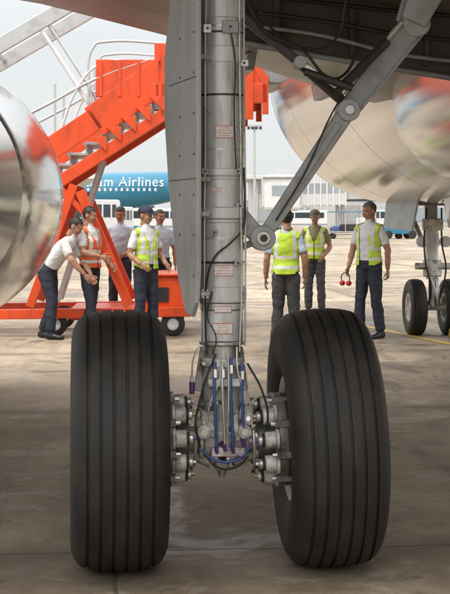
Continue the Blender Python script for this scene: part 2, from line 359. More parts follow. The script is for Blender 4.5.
def sp_(u,v,off=0.008):
    x=(u-222)/S
    rr=0.101+off
    xx=max(-rr+0.002,min(rr-0.002,x)); return Vector((x,-math.sqrt(rr*rr-xx*xx),(564.6-v)/S))
tube('hydraulic_line',[sp_(238,-20),sp_(238,60),sp_(239,150,0.016),sp_(239,205,0.02),sp_(240,290,0.016),sp_(238,350)],0.0050,steel,gear)
tube('hydraulic_line',[sp_(243,-20),sp_(243,60),sp_(243.5,150,0.016),sp_(244,205,0.02),sp_(244,290,0.018),sp_(244,345)],0.0045,strutp,gear)
tube('hydraulic_line',[sp_(205,-20),sp_(204,60),sp_(204,150,0.014),sp_(203,212,0.02),sp_(203,290,0.016),sp_(203,340)],0.0045,strutp,gear)
tube('electrical_harness',[sp_(242,168,0.02),sp_(243,200,0.026),sp_(241,228,0.02),sp_(229,242,0.012),sp_(213,256,0.012),sp_(206,276,0.014),sp_(204,320,0.014),sp_(205,352,0.02)],0.0042,blk,gear)
tube('electrical_harness',[sp_(229,36),sp_(233,60),sp_(232,110,0.01),sp_(234,170,0.016)],0.0032,blk,gear)
tube('bonding_wire',[sp_(210,290,0.02),sp_(206,316,0.02),sp_(214,335,0.014),sp_(211,352,0.02)],0.0028,blk,gear)
def placard(u,v,wd,ht,lines,r=0.0995):
    c=math.asin(max(-0.9,min(0.9,(u-222)/S/r)))
    zc=(564.6-v)/S
    def wrap(off): return lambda p: Vector((math.sin(c+p.x/r)*(r+off), -math.cos(c+p.x/r)*(r+off), zc+p.y))
    n=12
    for nm,m_,f,off in (('placard_border',redt,1.0,0.0012),('placard_plate',whitel,0.93,0.0020)):
        vs=[];fs=[]
        hh=ht/2 if f==1.0 else ht/2-wd*0.035
        for i in range(n+1):
            for yy in(-hh,hh): vs.append(wrap(off)(Vector(((i/n-0.5)*wd*f,yy,0))))
        for i in range(n): fs.append((2*i,2*i+2,2*i+3,2*i+1))
        mesh_obj(nm,vs,fs,m_,gear)
    k=len(lines)
    for i,t in enumerate(lines):
        yy=(ht*0.84)/2-(i+0.5)*ht*0.84/k
        sz=min(ht*0.84/k*0.8, wd*0.84/(len(t)*0.62))
        text_mesh('placard_text',t,sz,redt,gear,lambda p,yy=yy: wrap(0.0030)(Vector((p.x,p.y+yy,0))),sx=0.95)
placard(223,133,0.085,0.056,['CAUTION','SERVICE WITH','NITROGEN ONLY','SEE MANUAL'])
placard(222,270,0.09,0.05,['WARNING','DEPRESSURISE STRUT','BEFORE OPENING'])
placard(221,308,0.08,0.028,['INFLATE TO CHART'],r=0.1035)
placard(221,327,0.095,0.05,['MAIN GEAR  LH','SERIAL 0214','OIL MIL-H-5606','PRESS 1800 PSI'],r=0.0975)
placard(215,190,0.04,0.018,['LUBE'])
# hoses at the axle
for u,m_,v0,v1 in ((213,bluem,372,448),(221,steel,372,446),(229,bluem,368,448),(240,bluem,374,442)):
    tube('brake_hose',[g(u,v0-12,-0.10),g(u-1,v0+10,-0.125),g(u,(v0+v1)/2,-0.13),g(u+2,v1,-0.115)],0.0072,m_,gear)
    cyl('hose_fitting',g(u,v0+3,-0.122),g(u,v0-5,-0.112),0.011,steel,gear,seg=6)
    cyl('hose_fitting',g(u+1,v1-6,-0.122),g(u+2,v1+1,-0.117),0.011,purp,gear,seg=6)
for a in ([g(214,352,-0.10),g(205,372,-0.13),g(197,398,-0.15),g(193,420,-0.16),g(198,442,-0.14)],
          [g(246,362,-0.07),g(260,390,-0.12),g(264,418,-0.15),g(256,440,-0.15)],
          [g(203,450,-0.12),g(214,461,-0.15),g(232,462,-0.15),g(246,452,-0.12)]):
    tube('brake_hose',a,0.005,blk,gear)
tube('brake_hose',[g(200,446,-0.10),g(212,455,-0.13),g(235,455,-0.13),g(248,444,-0.10)],0.006,bluem,gear)
for pp in ([g(218,345,-0.09),g(218,375,-0.11),g(208,400,-0.12),g(204,425,-0.12)],[g(235,345,-0.09),g(236,372,-0.12),g(246,395,-0.12),g(250,425,-0.12)],[g(226,352,-0.11),g(226,392,-0.14),g(225,420,-0.14),g(225,445,-0.12)]):
    tube('rigid_pipe',pp,0.0048,steel,gear)
cyl('service_valve',g(191,392,-0.06),g(191,380,-0.06),0.012,purp,gear,seg=16,bevel=0.003)
cyl('service_valve_cap',g(191,380,-0.06),g(191,374,-0.06),0.009,castal,gear,seg=8)
tube('rigid_pipe',[g(191,374,-0.06),g(193,356,-0.06),g(200,345,-0.06),g(206,350,-0.06)],0.004,steel,gear)
box('manifold_block',g(222,380,-0.095),(0.15,0.04,0.035),castal,gear)
box('manifold_block',g(226,448,-0.10),(0.15,0.045,0.04),castal,gear)
box('sensor_box',g(204,416,-0.085),(0.045,0.05,0.075),castal,gear,bevel=0.006)
box('sensor_box',g(246,412,-0.085),(0.045,0.05,0.085),castal,gear,bevel=0.006)
for sgn in(-1,1):
    cyl('swivel_joint',g(222+sgn*20,428,-0.06),g(222+sgn*20,428,-0.13),0.032,castal,gear,seg=24,bevel=0.005)
    cyl('swivel_cap',g(222+sgn*20,428,-0.13),g(222+sgn*20,428,-0.142),0.018,steel,gear,seg=6)
    cyl('brake_rod',g(222+sgn*12,462,-0.03),g(222+sgn*36,452,-0.03),0.02,castal,gear,seg=16)
for u in (202,209,235,243):
    cyl('flange_bolt',g(u,361,-0.09),g(u,361,-0.115),0.008,steel,gear,seg=6)
for k in range(30):
    u=random.uniform(194,252); v=random.uniform(392,464)
    cyl('small_fitting',g(u,v,-0.08),g(u+random.uniform(-4,4),v+random.uniform(-4,4),-0.115),random.uniform(0.006,0.013),random.choice([steel,castal,castal,darkm,castd]),gear,seg=8)
# side stay
J0=g(262,238,-0.02); J1=g(351,109,0.05); J2=g(424,18,0.12)
dd=(J2-J0).normalized()
beam('side_stay_lower_arm',J0+dd*0.045,J1,0.062,0.05,greyp,gear,hint=(0,1,0),bevel=0.008,w2=0.082)
beam('side_stay_web',J0+dd*0.09+Vector((0,-0.028,0)),J1-dd*0.08+Vector((0,-0.028,0)),0.018,0.012,greyp,gear,hint=(0,1,0),w2=0.03)
beam('side_stay_upper_arm',J1-dd*0.01,J2,0.098,0.05,greyp,gear,hint=(0,1,0),bevel=0.01,w2=0.13)
cyl('stay_lug',J0+Vector((0,-0.045,0)),J0+Vector((0,0.045,0)),0.058,greyp,gear,seg=32,bevel=0.006)
cyl('stay_pin',J0+Vector((0,-0.062,0)),J0+Vector((0,-0.045,0)),0.032,steel,gear,seg=24,bevel=0.004)
cyl('stay_pin_nut',J0+Vector((0,-0.075,0)),J0+Vector((0,-0.062,0)),0.018,darkm,gear,seg=6)
beam('stay_bracket',g(236,214,0.0),J0+Vector((-0.01,0,0.0)),0.10,0.05,greyp,gear,hint=(0,1,0),bevel=0.008,w2=0.07)
beam('stay_bracket',g(236,250,0.03),J0+Vector((-0.01,0.03,-0.01)),0.03,0.03,greyp,gear,hint=(0,1,0))
cyl('stay_hinge',J1+Vector((0,-0.05,0)),J1+Vector((0,0.05,0)),0.052,greyp,gear,seg=28,bevel=0.005)
cyl('stay_hinge_pin',J1+Vector((0,-0.068,0)),J1+Vector((0,-0.05,0)),0.024,steel,gear,seg=8,bevel=0.003)
cyl('stay_top_pin',J2+Vector((0,-0.05,0)),J2+Vector((0,0.05,0)),0.066,greyp,gear,seg=32,bevel=0.006)
for y_ in(-0.07,0.07): beam('stay_top_bracket',J2+Vector((-0.02,y_,0)),J2+Vector((0.16,y_,0.42)),0.12,0.03,greyp,gear,hint=(0,1,0),bevel=0.01,w2=0.24)
sd=dd.cross(Vector((0,1,0))).normalized()
for k in (-1,1): beam('stay_edge_rib',J1+dd*0.05+sd*0.043*k+Vector((0,-0.03,0)),J2-dd*0.05+sd*0.054*k+Vector((0,-0.03,0)),0.012,0.018,greyp,gear,hint=(0,1,0))
tube('stay_cable',[J0+dd*0.1+Vector((0,-0.04,0)),J0+dd*0.35+Vector((-0.02,-0.045,0)),J1+Vector((-0.06,-0.05,0.02)),J1+dd*0.3+Vector((-0.06,-0.04,0.02)),J2+Vector((-0.08,-0.04,0))],0.004,blk,gear)
K0=g(236,12,-0.02); K1=g(300,62,0.0); K2=J1+Vector((-0.03,0.0,0.05))
beam('lock_stay_arm',K0,K1,0.040,0.045,darkm,gear,bevel=0.006); beam('lock_stay_arm',K1,K2,0.045,0.04,darkm,gear,bevel=0.006)
cyl('lock_stay_hinge',K1+Vector((0,-0.05,0)),K1+Vector((0,0.04,0)),0.030,greyp,gear,bevel=0.004)
beam('lock_stay_link',g(300,62,-0.03),g(345,92,-0.03),0.024,0.02,steel,gear)
cyl('lock_spring',g(304,72,-0.05),g(352,88,-0.05),0.018,darkm,gear)
cyl('downlock_actuator',g(337,92,-0.03),g(392,38,0.06),0.022,darkm,gear)
cyl('downlock_rod',g(385,44,0.06),g(408,18,0.08),0.011,steel,gear)
tube('bay_hose',[g(247,5,-0.05),g(266,34,-0.06),g(300,50,-0.06),g(330,78,-0.04),g(345,74,0),g(360,52,0.02)],0.007,blk,gear)
tube('bay_hose',[g(252,-10,0.05),g(280,32,0.06),g(318,46,0.08),g(340,36,0.1),g(352,-6,0.1)],0.006,blk,gear)
# gear door panel
a0=R(101)
du=Vector((math.cos(a0),math.sin(a0),0)); dn=Vector((-math.sin(a0),math.cos(a0),0))
P0=Vector((-0.118,-0.20,0))
def dtf(p): return P0+du*p.x+Vector((0,0,p.y))+dn*p.z
doorpoly=[(0.0,3.1),(0.0,1.35),(0.03,1.20),(0.10,1.135),(0.20,1.14),(0.34,1.30),(0.52,1.72),(0.60,2.05),(0.60,2.35),(0.50,2.58),(0.42,3.1)]
prism('gear_door_panel',doorpoly,0.022,doorp,gear,dtf,bevel=0.006)
prism('gear_door_inner_skin',[(0.05,3.0),(0.05,1.45),(0.14,1.3),(0.30,1.42),(0.46,1.8),(0.53,2.1),(0.53,2.3),(0.40,3.0)],0.03,greyp,gear,lambda p:dtf(p)-dn*0.006,bevel=0.006)
for v in (60,180,214,292):
    beam('door_link',g(208,v,-0.09),g(198,v,-0.15),0.025,0.02,steel,gear,hint=(0,0,1))
# fastener rows and a seal strip on the outboard skin
for k in range(26):
    zz=1.32+k*0.06
    for xx in(0.05,0.30):
        if xx==0.30 and zz<1.42: continue
        q_=dtf(Vector((xx,zz,0)))
        for s_ in (1,-1): cyl('door_fastener',q_+dn*0.0105*s_,q_+dn*0.0135*s_,0.006,steel if k%3 else darkm,gear,seg=8)
for zz in (1.75,2.2): beam('door_skin_seam',dtf(Vector((0.01,zz,0.0115))),dtf(Vector((0.50,zz,0.0115))),0.004,0.003,darkm,gear,hint=tuple(dn),bevel=0)

# ---------------------------------------------------------------- aircraft body
FX,FZ=3.85,3.82
fus=empty('airliner_fuselage',ORG,YAW)
prof=[(-24,0.3),(-20,1.0),(-16,1.7),(-12,1.98),(-6,2.0),(0,2.0),(8,2.0),(12.4,2.0),(13.6,1.97),(14.6,1.88),(15.5,1.72),(16.3,1.48),(17.0,1.12),(17.5,0.7),(17.75,0.3),(17.8,0.001)]
def droop(v):
    if v.y>13: v.z-=0.05*(v.y-13)
    if v.y<-12: v.z+=0.12*(-12-v.y)
    return v
revolve('fuselage_skin',prof,(FX,0,FZ),skinp,fus,'y',128,sz=1.035,fn=droop)
for yy in (5.1,9.2,12.4):
    revolve('skin_lap_joint',[(yy,2.0012),(yy+0.006,2.002),(yy+0.012,2.0012)],(FX,0,FZ),greyp,fus,'y',96,sz=1.035)
def bf(name,cy,ly,rx,rz,cz):
    vs=[];fs=[];n=48;k=24
    for i in range(k+1):
        t=-1+2*i/k; e=(1-abs(t)**3.2)**0.5 if abs(t)<1 else 0.001
        for j in range(n):
            a=2*math.pi*j/n; ca,sa=math.cos(a),math.sin(a)
            vs.append((FX+rx*max(e,0.01)*math.copysign(abs(ca)**0.8,ca),cy+ly*t,cz+rz*max(e,0.01)*math.copysign(abs(sa)**0.8,sa)))
    for i in range(k):
        for j in range(n): fs.append((i*n+j,i*n+(j+1)%n,(i+1)*n+(j+1)%n,(i+1)*n+j))
    return mesh_obj(name,vs,fs,skinp,fus,smooth=True)
bf('belly_fairing',1.2,7.2,2.13,1.05,2.62)
for yy,xx in ((9.3,3.4),(10.6,3.9),(7.4,3.9)):
    prism('blade_antenna',[(0,0),(0.3,0),(0.22,-0.22),(0.1,-0.24)],0.03,whitep,fus,lambda p,yy=yy,xx=xx:Vector((xx+p.z,yy+p.x,1.79+p.y)))
for s_ in(-1,1):
    prism('nose_gear_door',[(-1.1,0),(0.9,0),(0.8,-0.42),(-1.0,-0.45)],0.03,greyp,fus,lambda p,s_=s_:Vector((3.93+s_*(0.40-p.y*0.15)+p.z,12.6+p.x,1.85+p.y)))
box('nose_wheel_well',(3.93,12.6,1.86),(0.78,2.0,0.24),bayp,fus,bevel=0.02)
wing=empty('airliner_wing',ORG,YAW)
def wsec(x,yle,yte,zb,zl,th):
    ch=yle-yte; pts=[]
    bot=[(0,0.0),(0.02,-0.5),(0.08,-0.85),(0.2,-1.0),(0.45,-0.98),(0.7,-0.75),(0.9,-0.4),(1.0,-0.25)]
    for f,h in bot:
        pts.append((x,yle-f*ch, zl+(zb-zl)*(-h) if h>-1 else zb))
    topc=[(1.0,-0.1),(0.8,0.25),(0.5,0.8),(0.2,0.9),(0.05,0.5)]
    for f,h in topc: pts.append((x,yle-f*ch, zl+h*th))
    return pts
secs=[wsec(2.6,9.0,-2.0,2.62,2.95,0.6),wsec(1.9,7.9,-2.0,2.68,2.92,0.55),wsec(1.0,7.0,-2.0,2.84,3.06,0.5),wsec(0.0,6.2,-2.0,3.07,3.28,0.45),wsec(-1.0,5.6,-2.0,3.24,3.42,0.4),wsec(-2.2,4.9,-2.1,3.34,3.52,0.38),wsec(-5,3.4,-2.6,3.55,3.71,0.3),wsec(-13.2,-1.2,-4.6,4.15,4.25,0.15)]
vs=[p for s_ in secs for p in s_]; n=len(secs[0])
fs=[(i*n+k,i*n+(k+1)%n,(i+1)*n+(k+1)%n,(i+1)*n+k) for i in range(len(secs)-1) for k in range(n)]+[tuple(range(n)),tuple(range((len(secs)-1)*n,len(secs)*n))]
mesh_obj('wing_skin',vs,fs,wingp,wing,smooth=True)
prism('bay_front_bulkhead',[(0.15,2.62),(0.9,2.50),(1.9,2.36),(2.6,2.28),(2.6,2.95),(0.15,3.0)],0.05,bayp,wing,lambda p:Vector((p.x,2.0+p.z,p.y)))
tube('bay_edge_seal',[(0.14,1.96,2.64),(0.5,1.96,2.575),(0.9,1.96,2.51),(1.9,1.96,2.365),(2.6,1.96,2.28)],0.018,greyp,wing)
for x in (0.5,0.95,1.4,1.85): beam('bay_rib',(x,1.95,2.95),(x,1.95,2.60-0.12*x+0.05),0.03,0.05,bayp,wing,hint=(0,1,0))
for k,(z0,z1) in enumerate(((2.66,2.48),(2.74,2.60),(2.84,2.74))):
    tube('bay_pipe',[(0.1,1.9-0.03*k,z0+0.06),(0.7,1.9-0.03*k,z0),(1.3,1.88,z1+0.05),(2.2,1.88,z1)],0.012,[greyp,darkm,blk][k],wing)
for x,yy,zz in ((0.7,5.6,2.86),(1.5,6.3,2.72)):
    prism('slat_track_fairing',[(-0.5,0.05),(0.7,0.1),(0.5,-0.06),(-0.3,-0.07)],0.08,greyp,wing,lambda p,x=x,yy=yy,zz=zz:Vector((x+p.z,yy+p.x,zz+p.y)),bevel=0.01)
beam('rear_spar_beam',(-0.6,0.5,3.05),(1.9,0.5,2.90),0.12,0.12,greyp,wing,hint=(0,1,0))
# engine
eng=empty('jet_engine_nacelle',ORG,YAW)
EC=(-1.98,0,1.76)
revolve('exhaust_nozzle',[(2.55,0.001),(2.55,0.30),(2.5,0.42),(2.62,0.56),(2.62,0.60),(2.9,0.68),(3.4,0.80),(3.85,0.895),(3.86,0.890)],EC,cowlp,eng,'y',96)
revolve('reverser_cowl',[(3.855,0.890),(3.87,0.899),(4.2,0.965),(4.7,1.04),(5.3,1.10),(5.9,1.125),(5.908,1.118)],EC,cowlp,eng,'y',96)
revolve('fan_cowl',[(5.908,1.118),(5.916,1.127),(6.6,1.13),(7.3,1.10),(7.7,1.04),(7.86,0.95),(7.8,0.88),(7.4,0.86),(6.8,0.84),(6.8,0.001)],EC,cowlp,eng,'y',96)
prism('engine_pylon',[(2.6,0.35),(3.4,1.55),(6.2,1.7),(7.0,1.1),(6.0,0.9),(3.5,0.6)],0.4,wingp,eng,lambda p:Vector((EC[0]+p.z,p.x,EC[2]+p.y)))
# nose gear
ng=empty('aircraft_nose_landing_gear',(0,0,0),0); ng.matrix_world=Matrix.Translation(ORG)@Matrix.Rotation(YAW,4,'Z')@Matrix.Translation((3.96,12.6,0))
for s_ in(-1,1): wheel(ng,'nose_wheel',s_*0.24,0.38,0.22,0.17,0,-s_,squash=0.01)
cyl('nose_strut',(0,0,0.75),(0,0.1,1.9),0.085,whitep,ng,seg=32); cyl('nose_piston',(0,0,0.38),(0,0,0.75),0.055,steel,ng); cyl('nose_axle',(-0.3,0,0.37),(0.3,0,0.37),0.045,castal,ng)
cyl('steering_collar',(0,0.0,0.78),(0,0.02,1.0),0.125,castal,ng,bevel=0.01); cyl('steering_actuator',(-0.24,-0.02,0.92),(0.24,-0.02,0.92),0.045,castal,ng)
for s_ in(-1,1):
    beam('nose_torque_link',(s_*0.05,-0.09,0.78),(s_*0.02,-0.26,0.60),0.04,0.02,whitep,ng,hint=(1,0,0)); beam('nose_torque_link',(s_*0.05,-0.07,0.42),(s_*0.02,-0.26,0.60),0.04,0.02,whitep,ng,hint=(1,0,0))
    cyl('taxi_light',(s_*0.16,-0.12,1.25),(s_*0.16,-0.04,1.25),0.075,whitep,ng); beam('drag_stay',(s_*0.09,0.1,1.2),(s_*0.2,0.9,1.85),0.06,0.05,whitep,ng)
tube('nose_hose',[(-0.1,-0.1,1.7),(-0.14,-0.12,1.3),(-0.13,-0.14,1.0),(-0.05,-0.12,0.6),(-0.08,-0.08,0.4)],0.012,blk,ng)
tube('nose_hose',[(0.1,-0.1,1.7),(0.1,-0.14,1.2),(0.15,-0.14,0.9),(0.08,-0.1,0.5)],0.012,blk,ng)
box('nose_gear_box',(-0.02,-0.1,1.48),(0.26,0.12,0.16),castal,ng,bevel=0.01)
ck=empty('wheel_chock',(0,0,0)); ck.matrix_world=ng.matrix_world@Matrix.Translation((0.30,-0.46,0))
prism('chock_body',[(-0.09,0.0),(0.09,0.0),(0.03,0.11),(-0.03,0.11)],0.36,yellow,ck,lambda p:Vector((p.z,p.x,p.y+0.001)))
# ---------------------------------------------------------------- passenger stairs
SD=20.0; st=empty('passenger_boarding_stairs',(0,SD,0),R(2))
def t(u,v,y=0.0): return Vector((sx(u,SD),y,szz(v,SD)))
for y in(-0.75,0.75):
    beam('lower_stringer',t(-150,322,y),t(165,118,y),0.16,0.08,orange,st,bevel=0.01)
    beam('upper_side_panel',t(-150,290,y),t(100,122,y),0.30,0.05,orange,st,bevel=0.01)
    beam('upper_side_panel',t(97,126,y),t(165,78,y),0.44,0.05,orange,st,bevel=0.01)
    beam('platform_edge_beam',t(150,98,y),t(264,98,y),0.26,0.08,orange,st,bevel=0.01)
    box('platform_side_panel',(t(206,70,y)),(1.4,0.04,0.55),orange,st,bevel=0.01)
    beam('platform_post',t(165,120,y),t(165,52,y),0.1,0.08,orange,st); beam('platform_post',t(246,123,y),t(246,50,y),0.12,0.1,orange,st); beam('platform_post',t(262,118,y),t(262,80,y),0.08,0.08,orange,st)
    box('tower_side_panel',t(131,84,y),(0.88,0.04,0.50),orange,st,bevel=0.01)
    for k in range(4): box('panel_rib',t(104+k*18,84,y-0.03),(0.035,0.02,0.48),orange,st,bevel=0.004)
    beam('slanted_bracket',t(248,60,y),t(262,88,y),0.1,0.06,orange,st)
    tube('handrail',[t(-150,215,y),t(55,108,y),t(100,84,y),t(150,66,y)],0.022,alum,st)
    tube('handrail_loop',[t(66,132,y),t(80,96,y),t(100,72,y),t(128,68,y),t(143,80,y),t(138,104,y)],0.020,whitep,st)
    tube('handrail_loop',[t(95,112,y),t(98,52,y),t(108,49,y),t(164,50,y)],0.018,alum,st)
    for k in range(7):
        u=-100+k*32; vb=290-(u+150)*0.672
        beam('baluster',t(u,vb-8,y),t(u,vb-60,y),0.03,0.03,alum,st)
    beam('support_leg',t(84,192,y),t(131,302,y),0.13,0.1,orange,st); beam('support_leg',t(78,186,y),t(36,303,y),0.11,0.1,orange,st)
    beam('chassis_rail',t(-140,312,y),t(190,308,y),0.13,0.1,orange,st,bevel=0.01)
    beam('brace',t(96,222,y),t(66,190,y),0.07,0.06,orange,st)
    beam('hydraulic_ram',t(60,300,y*0.4),t(104,160,y*0.4),0.06,0.06,alum,st)
for k in range(20):
    f=k/19; u=-140+f*300; v=300-f*195
    box('tread',t(u,v,0),(0.28,1.44,0.035),alum,st); box('riser',t(u+9,v-4,0),(0.02,1.44,0.16),greyp,st)
box('platform_deck',t(207,93,0),(1.6,1.42,0.06),alum,st)
for k in range(5): prism('saw_tooth_guard',[(0,0),(0.2,0),(0.2,-0.2)],0.04,orange,st,lambda p,k=k:t(95+k*14,140-k*9.5,-0.80)+Vector((p.x,p.z,p.y)))
box('chassis_cabinet',t(163,293,0),(0.68,1.35,0.52),orange,st,bevel=0.02); box('cabinet_lid',t(163,273,0),(0.74,1.42,0.03),orange,st,bevel=0.008)
box('cabinet_vent',t(158,292,-0.685),(0.3,0.012,0.2),darkm,st)
box('chassis_front_box',t(110,311,0),(1.0,1.3,0.16),orange,st,bevel=0.02)
box('bumper_pad',t(271,72,0),(0.28,1.4,0.46),greyp,st,bevel=0.03); box('bumper_rubber',t(279,72,0),(0.1,1.3,0.3),blk,st,bevel=0.03)
for u in (-90,60,173):
    for y in(-0.72,0.72):
        revolve('caster_tyre',[(-0.05,0.08),(-0.055,0.13),(-0.04,0.16),(0.04,0.16),(0.055,0.13),(0.05,0.08)],(sx(u,SD),y,0.162),rubber,st,'y',32)
        revolve('caster_hub',[(-0.03,0.001),(-0.04,0.03),(-0.03,0.085),(0.03,0.085),(0.04,0.03),(0.03,0.001)],(sx(u,SD),y,0.162),whitep,st,'y',24)
for y in(-0.7,0.7):
    beam('canopy_beam',t(-60,92,y),t(96,0,y),0.20,0.08,alum,st,bevel=0.01)
    tube('canopy_strut',[t(38,24,y),t(102,124,y)],0.028,whitep,st,False); tube('canopy_strut',[t(46,20,y),t(110,120,y)],0.018,alum,st,False)
for u,v in((-50,85),(0,56),(50,26),(90,3)): beam('canopy_cross_member',t(u,v,-0.7),t(u,v,0.7),0.05,0.05,alum,st,hint=(0,0,1))

# ---------------------------------------------------------------- background airliner
ba=empty('parked_airliner',(0,205,0),0)
def bx(u): return sx(u,205)
x0,x1=bx(-175),bx(246); RB=2.85; ZB=5.0
pr=[(x0,0.001),(x0+0.4,0.7),(x0+1.5,1.5),(x0+3.5,2.3),(x0+6,2.75),(x0+9,RB),(x1-20,RB),(x1-12,2.3),(x1-5,1.3),(x1,0.35),(x1+0.1,0.001)]
def up(v):
    if v.x>x1-20: v.z+=(v.x-(x1-20))*0.09
    return v
revolve('fuselage_tube',pr,(0,0,ZB),vnblue,ba,'x',64,fn=up)
for k in range(70):
    xx=x0+7+k*0.78
    if xx>x1-12: break
    box('cabin_window',(xx,-RB*math.cos(0.14)-0.015,ZB+0.40),(0.30,0.03,0.42),whitep,ba,bevel=0.0)
text_mesh('airline_titles','Vietnam Airlines',1.95,whitep,ba,lambda p:Vector((bx(116)+p.x,-math.sqrt(RB**2-(1.45+p.y)**2)-0.03,ZB+1.45+p.y)),sx=0.95,space=1.1)
prism('tail_fin',[(x1-11,ZB+2.2),(x1-4.5,ZB+9.5),(x1-0.5,ZB+9.5),(x1-1.5,ZB+2.0)],0.4,vnblue,ba,lambda p:Vector((p.x,p.z,p.y)))
for s_ in(-1,1):
    prism('tailplane',[(x1-8,0),(x1-3,s_*9),(x1-0.5,s_*9),(x1-1,0)],0.3,whitep,ba,lambda p:Vector((p.x,p.y,ZB+1.6+p.z)))
    prism('main_wing',[(x0+20,0),(x0+38,s_*29),(x0+41,s_*29),(x0+33,0)],0.5,whitep,ba,lambda p:Vector((p.x,p.y,ZB-1.4+p.z+abs(p.y)*0.1)))
    revolve('engine',[(x0+19,0.9),(x0+19,1.5),(x0+21,1.6),(x0+24,1.3),(x0+25,0.7),(x0+25,0.001)],(0,s_*9.5,ZB-2.2),whitep,ba,'x',32)
    for q in(0,1.6): revolve('main_gear_wheel',[(-0.3,0.2),(-0.3,0.65),(0.3,0.65),(0.3,0.2)],(x0+31+q,s_*4,0.66),rubber,ba,'y',24)
    cyl('main_gear_leg',(x0+31.8,s_*4,0.6),(x0+31.8,s_*3,4),0.2,alum,ba)
cyl('nose_gear_leg',(x0+6,0,0.5),(x0+6,0,3),0.12,alum,ba); revolve('nose_gear_wheel',[(-0.3,0.1),(-0.3,0.5),(0.3,0.5),(0.3,0.1)],(x0+6,0,0.51),rubber,ba,'y',24)
# ---------------------------------------------------------------- terminal
tb=empty('airport_terminal_building',(0,240,0),0)
X0,X1=4.2,70
box('terminal_hall',((X0+X1)/2,12,3.9),(X1-X0,24,7.8),panelg,tb,bevel=0.05)
box('terminal_roof',((X0+X1)/2,11.5,8.1),(X1-X0+1.5,26,0.6),roofm,tb,bevel=0.05)
box('upper_glazing',((X0+X1)/2,-0.05,6.2),(X1-X0-1,0.1,1.3),panelw,tb,bevel=0); box('lower_glazing',((X0+X1)/2,-0.05,2.0),(X1-X0-1,0.1,2.2),panelw,tb,bevel=0)
for k in range(17): box('facade_pier',(X0+1+k*4,-0.18,4.0),(0.5,0.2,7.4),panelg,tb,bevel=0)
for k in range(33): box('window_mullion',(X0+2+k*2,-0.14,6.2),(0.10,0.08,1.3),whitep,tb,bevel=0)
for k in range(6): box('rooftop_unit',(X0+6+k*10,8,9.0),(3.0,3,1.2),panelg,tb,bevel=0.05)
hg=empty('grey_service_building',(sx(352,175),175,0),0)
box('hall',(0,4,2.3),(9,8,4.6),panelg,hg,bevel=0.05); box('parapet',(0,4,4.75),(9.4,8.4,0.3),roofm,hg,bevel=0.03)
for k in range(3): box('roller_door',(-3+k*3,-0.03,1.5),(2.1,0.08,3.0),greyp if k%2 else alum,hg,bevel=0)
box('window_strip',(0,-0.03,3.8),(8.2,0.08,0.6),glassm,hg,bevel=0)
jb=empty('jet_bridge',(0,130,0),0)
def tj(u,v,y=0): return Vector((sx(u,130),y,szz(v,130)))
beam('bridge_tunnel',tj(262,192),tj(345,190),2.7,2.6,roofm,jb,bevel=0.05); beam('bridge_tunnel_outer',tj(325,188),tj(395,186),2.2,2.2,panelg,jb,bevel=0.05)
for k in range(14): beam('tunnel_rib',tj(264+k*6.2,177,-1.33),tj(264+k*6.2,206.5,-1.33),0.12,0.06,whitep,jb)
beam('tunnel_glazing',tj(264,190,-1.31),tj(343,188,-1.31),0.9,0.02,panelw,jb)
box('rotunda',tj(282,193),(3.2,3.6,3.2),whitep,jb,bevel=0.3)
box('rotunda_window',tj(282,191)+Vector((0,-1.81,0)),(1.9,0.04,0.9),panelw,jb,bevel=0); box('rotunda_roof',tj(282,178),(3.5,3.9,0.18),greyp,jb,bevel=0.05)
for u in(282,340,372):
    for dx in(-2.5,2.5): cyl('bridge_leg',tj(u+dx,204),Vector((sx(u+dx,130),0,0.3)),0.18,alum,jb)
    box('bridge_bogie',Vector((sx(u,130),0,0.4)),(1.8,2.4,0.5),darkm,jb,bevel=0.05); beam('bridge_brace',tj(u-2.5,206),Vector((sx(u+2.5,130),0,0.8)),0.1,0.1,alum,jb)
def mast(x,y,h):
    e=empty('apron_light_mast',(x,y,0)); cyl('mast_pole',(0,0,0),(0,0,h),0.22,alum,e,r2=0.12,seg=12); box('lamp_bar',(0,0,h),(2.0,0.3,0.25),alum,e)
    for k in range(4): box('lamp_head',(-0.75+k*0.5,-0.2,h-0.3),(0.35,0.3,0.35),darkm,e)
mast(sx(254.5,185),185,13.2); mast(sx(345,260),260,15)
def truck(name,x,y,L,H,W_,m1,m2,rz=0.0):
    e=empty(name,(x,y,0),rz)
    poly=[(-L/2,0.45),(-L/2,H*0.62),(-L/2+0.35,H*0.66),(-L/2+0.9,H*0.97),(-L/2+1.2,H),(L/2-0.1,H),(L/2,H-0.15),(L/2,0.45)]
    prism('body_shell',poly,W_,m1,e,lambda p:Vector((p.x,p.z,p.y)),bevel=0.06)
    prism('side_glass',[(-L/2+0.75,H*0.64),(-L/2+1.1,H*0.9),(L/2-0.4,H*0.9),(L/2-0.4,H*0.64)],W_+0.03,glassm,e,lambda p:Vector((p.x,p.z,p.y)),bevel=0)
    for k in(-0.15,0.18,0.33): box('window_pillar',(L*k,0,H*0.77),(0.12,W_+0.06,H*0.28),m1,e,bevel=0)
    prism('windscreen',[(-L/2+0.30,H*0.66),(-L/2+0.82,H*0.94),(-L/2+0.86,H*0.92),(-L/2+0.36,H*0.64)],W_*0.86,glassm,e,lambda p:Vector((p.x-0.02,p.z,p.y)),bevel=0)
    box('lower_stripe',(0,0,0.75),(L-0.1,W_+0.02,0.22),m2,e,bevel=0)
    for xx in(-L*0.3,L*0.3):
        for s_ in(-1,1): revolve('vehicle_wheel',[(-0.1,0.001),(-0.11,0.2),(-0.1,0.33),(0.1,0.33),(0.11,0.2),(0.1,0.001)],(xx,s_*(W_/2-0.08),0.335),rubber,e,'y',24)
    return e
truck('white_airport_van',sx(76,72),72,4.9,2.45,1.9,whitep,whitep,R(58))
truck('white_airport_van',sx(106,88),88,4.9,2.2,1.9,whitep,greyp,R(75))
